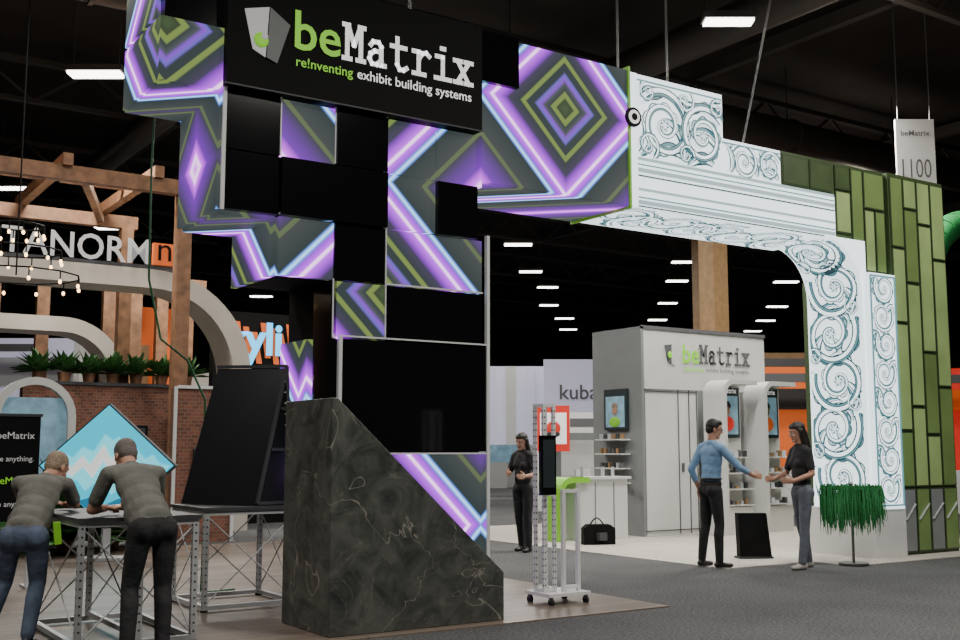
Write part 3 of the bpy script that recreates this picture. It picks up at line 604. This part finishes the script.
for x in(4.5,4.95,5.4,5.85,6.3,6.8,7.3): plant("potted_fern",x,21.65,2.76,.6)
plant("potted_palm",3.95,16.8,0,1.5,160);plant("potted_palm",4.7,17.1,0,1.2,140)
b=MB();b.box(6.9,8.6,25.6,25.7,0,4.8,M['orange']);b.box(7.2,7.7,25.5,25.6,2.9,3.9,M['wood2']);b.box(7.12,7.2,25.45,25.6,2.8,4,M['dgrey']);b.obj("orange_panel_booth")
b=MB();b.box(7.75,10.2,21.4,21.6,0,4.3,M['mblack'])
for i in range(9): b.ext([(8.3+i*.19,21.38,3.25+.12*(i%2)),(8.42+i*.19,21.38,3.25+.12*(i%2)),(8.3+i*.19,21.38,4.1-.1*(i%3)),(8.18+i*.19,21.38,4.1-.1*(i%3))],(0,.02,0),M['orange'])
b.text("kyli",(8.02,21.36,3.45),UX,UZ,1.2,M['blueneon'],bold=.03);b.obj("neon_sign_booth")
b=MB();cc=V((4.10,15.28,1.27));U=V((.833,-.553,0))*.93;Z=V((0,0,.84));n=V((.553,.833,0))
b.ext([cc+Z,cc+U,cc-Z,cc-U],n*.12,M['dgrey'])
e=-n*.004
b.add([p*1+e for p in [cc+Z*.97,cc+U*.97,cc-Z*.97,cc-U*.97]],[(0,1,2,3)],M['blue'])
def dp(a,c,o=.008): return cc+U*a+Z*c-n*o
for k,(pts,mt) in enumerate([([(-.93,.0),(-.8,.12),(-.62,.2),(-.5,.12),(-.36,.3),(-.2,.22),(-.04,.5),(.08,.4),(.16,.46),(.3,.2),(.42,.28),(.55,.1),(.66,.18),(.78,.02),(.93,.0),(0,-.94)],'cyan'),
    ([(-.85,-.09),(-.62,.08),(-.5,-.02),(-.36,.16),(-.24,.02),(-.05,.34),(.06,.1),(.14,.22),(.28,-.02),(.42,.1),(.56,-.1),(.7,-.04),(.8,-.14),(0,-.94)],'whitetx'),
    ([(-.8,-.16),(-.6,-.1),(-.5,-.18),(-.34,-.02),(-.2,-.2),(-.04,.08),(.04,-.16),(.16,-.04),(.3,-.26),(.44,-.16),(.6,-.34),(0,-.93)],'cyan'),
    ([(-.6,-.36),(-.42,-.22),(-.3,-.4),(-.06,-.2),(.08,-.46),(.24,-.34),(.42,-.54),(0,-.93)],'blue'),([(-.4,-.56),(-.2,-.5),(0,-.62),(.2,-.52),(.38,-.58),(0,-.92)],'navy')]):
    b.add([dp(x,y,.012+.004*k) for x,y in pts],[tuple(range(len(pts)))],M[mt])
b.beam(cc-Z+n*.06,(cc-Z+n*.06).xy.to_3d()+V((0,0,.055)),.1,.1,M['alu']);b.obox((cc.x+n.x*.06,cc.y+n.y*.06,.035),U*.3,n*.2,V((0,0,.02)),M['alu']);b.obj("diamond_video_screen")
b=MB();b.box(1.9,2.68,12.7,12.78,.72,1.84,M['mblack']);b.box(1.88,2.70,12.69,12.79,1.84,1.87,M['dgrey'])
for x in(1.95,2.6): b.box(x,x+.04,12.72,12.76,.04,.72,M['alu'])
for x in(1.97,2.62): b.box(x-.04,x+.06,12.6,12.9,.013,.04,M['alu'])
for k,(t_,mt) in enumerate([("beMatrix",'logogrey'),("be anything.",'logogrey'),("beMatrix",'limetx'),("be anything.",'logogrey')]): b.text(t_,(2.24,12.69,1.6-.24*k),UX,UZ,.38,M[mt])
b.obj("black_info_sign")
b=MB();n=14
for i in range(n):
    t0=math.pi*i/n;t1=math.pi*(i+1)/n;f=lambda t,r:(3.75+r*math.cos(t),18.2,2.0+r*math.sin(t))
    b.ext([f(t0,.62),f(t1,.62),f(t1,.5),f(t0,.5)],(0,.15,0),M['hdr'])
for x in(3.13,4.25): b.box(x,x+.12,18.2,18.35,0,2.0,M['hdr'])
b.box(3.25,4.25,18.3,18.34,0.9,2.3,M['photo1']);b.box(3.25,4.25,18.3,18.34,0,.9,M['leaf']);b.obj("arched_mural")
b=MB()
for j in range(3):
    r=.35+.25*j;z=4.6-.35*j
    ps=[(3.0+r*math.cos(t*.5236),16.2+r*math.sin(t*.5236),z) for t in range(13)];b.tube(ps,.012,M['mblack'],6)
    for p in ps[:-1]: b.cyl(p,(p[0],p[1],p[2]-.12),.01,M['mblack'],5);b.ell((p[0],p[1],p[2]-.15),(.022,.022,.03),M['bulb'],n=8,k=6)
b.cyl((3.0,16.2,3.9),(3.0,16.2,10.5),.012,M['mblack'],6);b.obj("ring_chandelier")
# ------------------------------------------------------------ people
def cap_mesh(p,q,r1,r2,n=14,k=5):
    p=V(p);q=V(q);d=q-p
    if d.length<1e-5:d=V((0,0,1e-4))
    dn=d.normalized();u=V((0,0,1)) if abs(dn.z)<.9 else V((1,0,0));a=dn.cross(u).normalized();b=dn.cross(a);vs=[];fs=[]
    rings=[]
    for j in range(k+1): 
        t=-math.pi/2+math.pi/2*j/k;rings.append((p+dn*r1*math.sin(t),r1*max(math.cos(t),.02)))
    for j in range(k+1):
        t=math.pi/2*j/k;rings.append((q+dn*r2*math.sin(t),r2*max(math.cos(t),.02)))
    for c,r in rings:
        for i in range(n):
            t=2*math.pi*i/n;vs.append(c+(a*math.cos(t)+b*math.sin(t))*r)
    m_=len(rings)
    for j in range(m_-1):
        for i in range(n): fs.append((j*n+i,j*n+(i+1)%n,(j+1)*n+(i+1)%n,(j+1)*n+i))
    fs.append(tuple(range(n-1,-1,-1)));fs.append(tuple(range((m_-1)*n,m_*n)));return vs,fs
def blob(mb,prims,voxel,sm=4):
    vs=[];fs=[]
    for pr in prims:
        if pr[0]=='c': v,f=cap_mesh(pr[1],pr[2],pr[3],pr[4])
        else:
            t=MB();t.ell(pr[1],pr[3],None,pr[2],16,10);v,f=t.v,t.f
        o=len(vs);vs+=[tuple(x) for x in v];fs+=[[i+o for i in q] for q in f]
    me=bpy.data.meshes.new("tmp");me.from_pydata(vs,[],fs)
    bm=bmesh.new();bm.from_mesh(me);bmesh.ops.remove_doubles(bm,verts=bm.verts,dist=1e-6);bmesh.ops.recalc_face_normals(bm,faces=bm.faces);bm.to_mesh(me);bm.free()
    ob=bpy.data.objects.new("tmp",me);SC.collection.objects.link(ob)
    r=ob.modifiers.new("r",'REMESH');r.mode='VOXEL';r.voxel_size=voxel
    s=ob.modifiers.new("s",'SMOOTH');s.factor=.5;s.iterations=sm
    dg=bpy.context.evaluated_depsgraph_get();dg.update();em=bpy.data.meshes.new_from_object(ob.evaluated_get(dg))
    nv=len(em.vertices);co=np.empty(nv*3);em.vertices.foreach_get("co",co);co=co.reshape(-1,3)
    polys=[tuple(p.vertices) for p in em.polygons];cen=np.array([co[list(p)].mean(0) for p in polys])
    best=np.full(len(cen),1e9);lab=np.zeros(len(cen),int)
    for i,pr in enumerate(prims):
        if pr[0]=='c':
            p=np.array(pr[1]);q=np.array(pr[2]);d=q-p;L=max(d.dot(d),1e-9);t=np.clip(((cen-p)@d)/L,0,1)
            dist=np.linalg.norm(cen-(p+t[:,None]*d),axis=1)-(pr[3]+(pr[4]-pr[3])*t)
        else:
            B=np.array([list(x) for x in pr[2]]);l=(cen-np.array(pr[1]))@B.T;rr=np.array(pr[3]);dist=(np.linalg.norm(l/rr,axis=1)-1)*rr.min()
        k=dist<best;best[k]=dist[k];lab[k]=i
    o=len(mb.v);mb.v+=[tuple(c) for c in co]
    for p,l in zip(polys,lab): mb.f.append([i+o for i in p]);mb.m.append(mb.mi(prims[l][-1]));mb.sm.append(True)
    bpy.data.objects.remove(ob);bpy.data.meshes.remove(me);bpy.data.meshes.remove(em)
def person(base,F,J,C,hair='short',belly=0,female=False,glasses=False):
    F=V((F[0],F[1],0)).normalized();L=V((-F.y,F.x,0));Z=V((0,0,1));base=V(base)
    w=lambda p:base+F*p[0]+L*p[1]+Z*p[2]
    j={k:w(v) for k,v in J.items() if k not in('look','handL','handR')}
    mb=MB();P=[];sk,sh,tr,so,hr=[M[c] for c in C]
    up=(j['chest']-j['pelvis']).normalized();side=(j['shL']-j['shR']).normalized();fw=side.cross(up).normalized()
    B=(fw,side,up);hs=.88 if female else 1
    ps=(j['hipL']-j['hipR']).normalized();Bp=(ps.cross(Z).normalized(),ps,Z)
    nk=(j['head']-j['neck']).normalized()
    P.append(('e',j['pelvis']-Z*.02,Bp,(.115,.16,.12),tr))
    for s in 'LR': P.append(('e',j['hip'+s]-Bp[0]*.022+Z*.0,Bp,(.098,.082,.10),tr))
    d=j['chest']-j['pelvis']
    P.append(('e',j['pelvis']+d*.33+fw*belly*.5,B,(.112+belly,.148*hs+belly*.6,.15),sh))
    P.append(('e',j['pelvis']+d*.62+fw*belly*.3,B,(.11+belly*.5,.15*hs+belly*.3,.17),sh))
    P.append(('e',j['chest'],B,(.112,.168*hs,.19),sh))
    P.append(('e',j['chest']+up*.08-fw*.02,B,(.09,.18*hs,.11),sh))
    if female:
        for s in(-1,1): P.append(('e',j['chest']+fw*.075+side*s*.06-up*.01,B,(.05,.058,.058),sh))
    else: P.append(('e',j['pelvis']+up*.04,B,(.117+belly*.5,.16,.09),sh if C[1]=='shirtg' else tr))
    for s in 'LR': P.append(('c',j['sh'+s].lerp(j['neck'],.6),j['sh'+s],.055,.062*hs,sh))
    P.append(('c',j['chest']+up*.12,j['neck']-nk*.02,.09,.064,sh));P.append(('c',j['neck'],j['head']-nk*.04,.054*hs,.05,sk))
    P.append(('e',j['neck']+nk*.005,(fw,side,nk),(.072,.075,.022),sh))
    for s in 'LR':
        sp,el,wr=j['sh'+s],j['el'+s],j['wr'+s];ad=(el-sp).normalized();fd=(wr-el).normalized()
        if C[1]=='shirtb': P.append(('c',sp,el,.06,.047,sh));P.append(('c',el,el.lerp(wr,.55),.046,.04,sh));P.append(('c',el.lerp(wr,.5),wr,.037,.027,sk))
        else: 
            P.append(('c',sp,sp.lerp(el,.72),.062*hs,.058*hs,sh));P.append(('c',sp.lerp(el,.6),el,.046*hs,.04*hs,sk));P.append(('c',el,el.lerp(wr,.35),.04*hs,.042*hs,sk));P.append(('c',el.lerp(wr,.35),wr,.042*hs,.027,sk))
        P.append(('c',wr,wr+fd*.03,.027,.025,sk))
        hp,kn,an=j['hip'+s],j['kn'+s],j['an'+s]
        P.append(('c',hp,kn,.094,.064,tr));P.append(('c',kn,kn.lerp(an,.3)-Bp[0]*.012,.062,.064,tr));P.append(('c',kn.lerp(an,.3)-Bp[0]*.012,an,.064,.052,tr))
        toe=j['toe'+s];td=(V((toe.x-an.x,toe.y-an.y,0))).normalized();hl=V((an.x,an.y,base.z+.042))-td*.035
        P.append(('c',hl,V((toe.x,toe.y,base.z+.03))-td*.03,.04,.03,so));P.append(('e',V((toe.x,toe.y,base.z+.03))-td*.06,(td,td.cross(Z),Z),(.065,.043,.03),so));P.append(('c',an,V((an.x,an.y,base.z+.06)),.042,.042,so))
    blob(mb,P,.010,5)
    if C[1]=='shirtb':
        n=28;c0=j['pelvis']+Z*.105
        mb.tube([c0+Bp[0]*.121*math.cos(2*math.pi*k/n)+Bp[1]*.157*math.sin(2*math.pi*k/n) for k in range(n+1)],.014,M['shoek'],6)
    hf=F*J['look'][0]+L*J['look'][1]+Z*J['look'][2];hf.normalize();hu=Z+nk*.6;hu=(hu-hf*hu.dot(hf)).normalized();hl=hu.cross(hf);Bh=(hf,hl,hu);c=j['head']
    h=lambda a,b_,d:c+hf*a+hl*b_+hu*d
    Q=[('e',h(0,0,.03),Bh,(.096,.075,.096),sk),('e',h(.022,0,-.045),Bh,(.07,.056,.075),sk),('c',h(.066,.012,-.100),h(.066,-.012,-.100),.02,.02,sk),
       ('c',h(.088,0,.015),h(.110,0,-.026),.008,.013,sk),('c',h(.098,.012,-.03),h(.098,-.012,-.03),.009,.009,sk),('c',h(.077,.036,.028),h(.077,-.036,.028),.014,.014,sk),
       ('e',h(.06,.036,-.03),Bh,(.025,.02,.022),sk),('e',h(.06,-.036,-.03),Bh,(.025,.02,.022),sk),
       ('e',h(-.008,.077,-.01),Bh,(.018,.010,.03),sk),('e',h(-.008,-.077,-.01),Bh,(.018,.010,.03),sk),('c',h(.083,.018,-.062),h(.083,-.018,-.062),.009,.009,M['lips']),
       ('c',h(-.015,0,-.05),j['neck']+nk*.01,.056,.056,sk),
       ('e',h(-.018,0,.047),Bh,(.100,.084,.095),hr),('e',h(-.05,0,0),Bh,(.062,.074,.072),hr),
       ('c',h(.0,.078,.015),h(.005,.077,.035),.008,.01,hr),('c',h(.0,-.078,.015),h(.005,-.077,.035),.008,.01,hr)]
    if hair=='dark' : Q+=[('e',h(.03,0,.085),Bh,(.065,.065,.05),hr)]
    if hair=='long':
        Q+=[('e',h(.015,0,.075),Bh,(.08,.075,.055),hr),('c',h(-.05,0,.0),h(-.085,0,-.2),.078,.066,hr),('c',h(-.02,.066,.02),h(-.05,.07,-.2),.035,.034,hr),('c',h(-.02,-.066,.02),h(-.05,-.07,-.2),.035,.034,hr),('c',h(-.085,.0,-.2),h(-.085,0,-.31),.066,.04,hr)]
    blob(mb,Q,.0055,3)
    for s in(-1,1):
        mb.ell(h(.078,s*.031,.004),(.012,.014,.007),M['eyew'],Bh,10,6);mb.ell(h(.0885,s*.031,.004),(.003,.005,.005),M['iris'],Bh,8,5)
        mb.tube([h(.088,s*.045,.022),h(.094,s*.03,.028),h(.094,s*.016,.024)],.0035,hr,5)
        if glasses:
            mb.tube([h(.1+.004*math.sin(t),s*.033+.022*math.cos(t),.003+.017*math.sin(t)) for t in [k*.5236 for k in range(13)]],.0025,M['rubber'],5)
            mb.tube([h(.095,s*.055,.006),h(.0,s*.086,.006)],.0025,M['rubber'],5)
    if glasses: mb.tube([h(.105,.011,.006),h(.105,-.011,.006)],.0025,M['rubber'],5)
    for s in 'LR':
        wr,el=j['wr'+s],j['el'+s];d,nn=J['hand'+s];d=(F*d[0]+L*d[1]+Z*d[2]).normalized();nn=(F*nn[0]+L*nn[1]+Z*nn[2]);nn=(nn-d*nn.dot(d)).normalized()
        t=d.cross(nn)*(1 if s=='R' else -1)
        H=[('c',wr,wr+d*.03,.026,.026,sk),('e',wr+d*.055,(d,t,nn),(.052,.042,.018),sk)]
        for k,(o,ln) in enumerate([(.031,.075),(.010,.085),(-.011,.079),(-.031,.06)]):
            p=wr+d*.09+t*o;a=.25
            for seg in(.45,.32,.23):
                q=p+(d*math.cos(a)+nn*math.sin(a))*ln*seg;H.append(('c',p,q,.0095,.0085,sk));p=q;a+=.4
        p=wr+d*.03+t*.03;q=p+(t*.65+d*.7+nn*.25).normalized()*.045;H.append(('c',p,q,.014,.011,sk));H.append(('c',q,q+(t*.25+d*.9+nn*.3).normalized()*.032,.0105,.009,sk))
        blob(mb,H,.0045,2)
    return mb
JA=dict(pelvis=(0,0,1.0),chest=(.02,0,1.35),neck=(.02,0,1.565),head=(.06,-.01,1.73),look=(.9,-.35,-.15),shL=(-.01,.18,1.49),shR=(.04,-.18,1.49),
 elL=(-.13,.25,1.22),wrL=(-.02,.25,.98),elR=(.25,-.27,1.25),wrR=(.46,-.25,1.15),handL=((.2,0,-1),(0,-1,-.0)),handR=((1,-.05,-.1),(0,1,-.2)),
 hipL=(0,.09,.95),hipR=(0,-.09,.95),knL=(-.0,.13,.53),knR=(.04,-.11,.53),anL=(-.06,.15,.1),anR=(.02,-.12,.1),toeL=(.12,.18,.04),toeR=(.2,-.15,.04))
JB=dict(pelvis=(0,0,.99),chest=(.01,0,1.33),neck=(.01,0,1.54),head=(.04,0,1.70),look=(.95,-.1,-.15),shL=(-.01,.155,1.46),shR=(.01,-.155,1.46),
 elL=(-.02,.22,1.18),wrL=(.2,.16,1.10),elR=(.08,-.22,1.18),wrR=(.28,-.17,1.12),handL=((1,-.4,0),(0,-1,0)),handR=((1,0,-.05),(0,1,0)),
 hipL=(0,.085,.94),hipR=(0,-.085,.94),knL=(.04,.1,.52),knR=(-.04,-.1,.52),anL=(.1,.12,.1),anR=(-.14,-.12,.1),toeL=(.27,.14,.04),toeR=(.03,-.14,.04))
JC=dict(pelvis=(-.02,0,.93),chest=(.28,0,1.20),neck=(.45,0,1.335),head=(.61,-.02,1.42),look=(.75,.1,-.6),shL=(.38,.19,1.29),shR=(.38,-.19,1.29),
 elL=(.50,.26,1.03),wrL=(.70,.1,1.03),elR=(.50,-.24,1.03),wrR=(.70,-.06,1.03),handL=((.6,-.8,0),(0,0,-1)),handR=((.6,.8,.05),(0,0,-1)),
 hipL=(-.03,.09,.9),hipR=(-.03,-.09,.9),knL=(.03,.13,.5),knR=(-.02,-.09,.5),anL=(-.08,.18,.11),anR=(-.12,-.06,.11),toeL=(.08,.22,.05),toeR=(.05,-.05,.05))
JD=dict(pelvis=(-.02,0,.83),chest=(.26,0,1.10),neck=(.42,0,1.235),head=(.56,-.04,1.32),look=(.8,-.45,-.5),shL=(.36,.19,1.20),shR=(.35,-.19,1.19),
 elL=(.52,.18,1.03),wrL=(.72,.06,1.03),elR=(.50,-.22,1.03),wrR=(.70,-.12,1.03),handL=((.7,-.6,0),(0,0,-1)),handR=((.9,.3,.05),(0,0,-1)),
 hipL=(-.03,.1,.8),hipR=(-.03,-.1,.8),knL=(.06,.16,.46),knR=(.03,-.1,.46),anL=(-.12,.22,.11),anR=(-.2,-.12,.11),toeL=(.05,.27,.05),toeR=(-.03,-.13,.05))
JE=dict(pelvis=(0,0,.95),chest=(.01,0,1.27),neck=(.01,0,1.47),head=(.03,0,1.6),look=(1,0,-.2),shL=(0,.15,1.39),shR=(0,-.15,1.39),elL=(.02,.24,1.12),wrL=(.22,.2,1.1),elR=(.02,-.24,1.12),wrR=(.2,-.1,1.15),handL=((1,0,0),(0,-1,0)),handR=((1,.2,0),(0,1,0)),
 hipL=(0,.085,.9),hipR=(0,-.085,.9),knL=(.02,.09,.5),knR=(-.02,-.09,.5),anL=(.02,.11,.1),anR=(-.1,-.1,.1),toeL=(.18,.13,.04),toeR=(.06,-.11,.04))
person((10.29,10.17,.012),(.98,-.2),JA,['skin','shirtb','trk','shoek','hairdk'],hair='dark',glasses=True).obj("man_in_blue_shirt",(10.29,10.17,0))
person((11.18,9.47,.0),(-.95,.3),JB,['skin','shirtk','trg','shoew','hairdk'],hair='long',female=True).obj("woman_with_long_hair",(11.18,9.47,0))
person((2.47,7.98,.012),(-.08,1),JC,['skin','shirtg','trk','shoek','hairgy'],belly=.035).obj("man_leaning_on_counter",(2.47,7.98,0))
mb=person((1.84,9.08,.012),(.5,.86),JD,['skin','shirtg','jean','shoek','hairgr'],belly=.035)
mb.beam((2.04,8.96,.93),(2.06,8.97,.76),.05,.03,M['lime']);mb.obj("man_in_jeans_leaning",(1.84,9.08,0))
person((9.6,13.3,0),(-.9,-.3),JE,['skin','shirtk','trk','shoek','hairdk'],hair='long',female=True).obj("woman_in_black",(9.6,13.3,0))
# ------------------------------------------------------------ camera
cd=bpy.data.cameras.new("camera");cd.sensor_width=36;cd.lens=1100/960*36;cd.clip_end=300
co=bpy.data.objects.new("camera",cd);SC.collection.objects.link(co);co.location=(0,0,1.48)
p=math.atan(130/1100);a=math.radians(33.6)
d=V((math.sin(a)*math.cos(p),math.cos(a)*math.cos(p),math.sin(p)));co.rotation_euler=d.to_track_quat('-Z','Y').to_euler();SC.camera=co
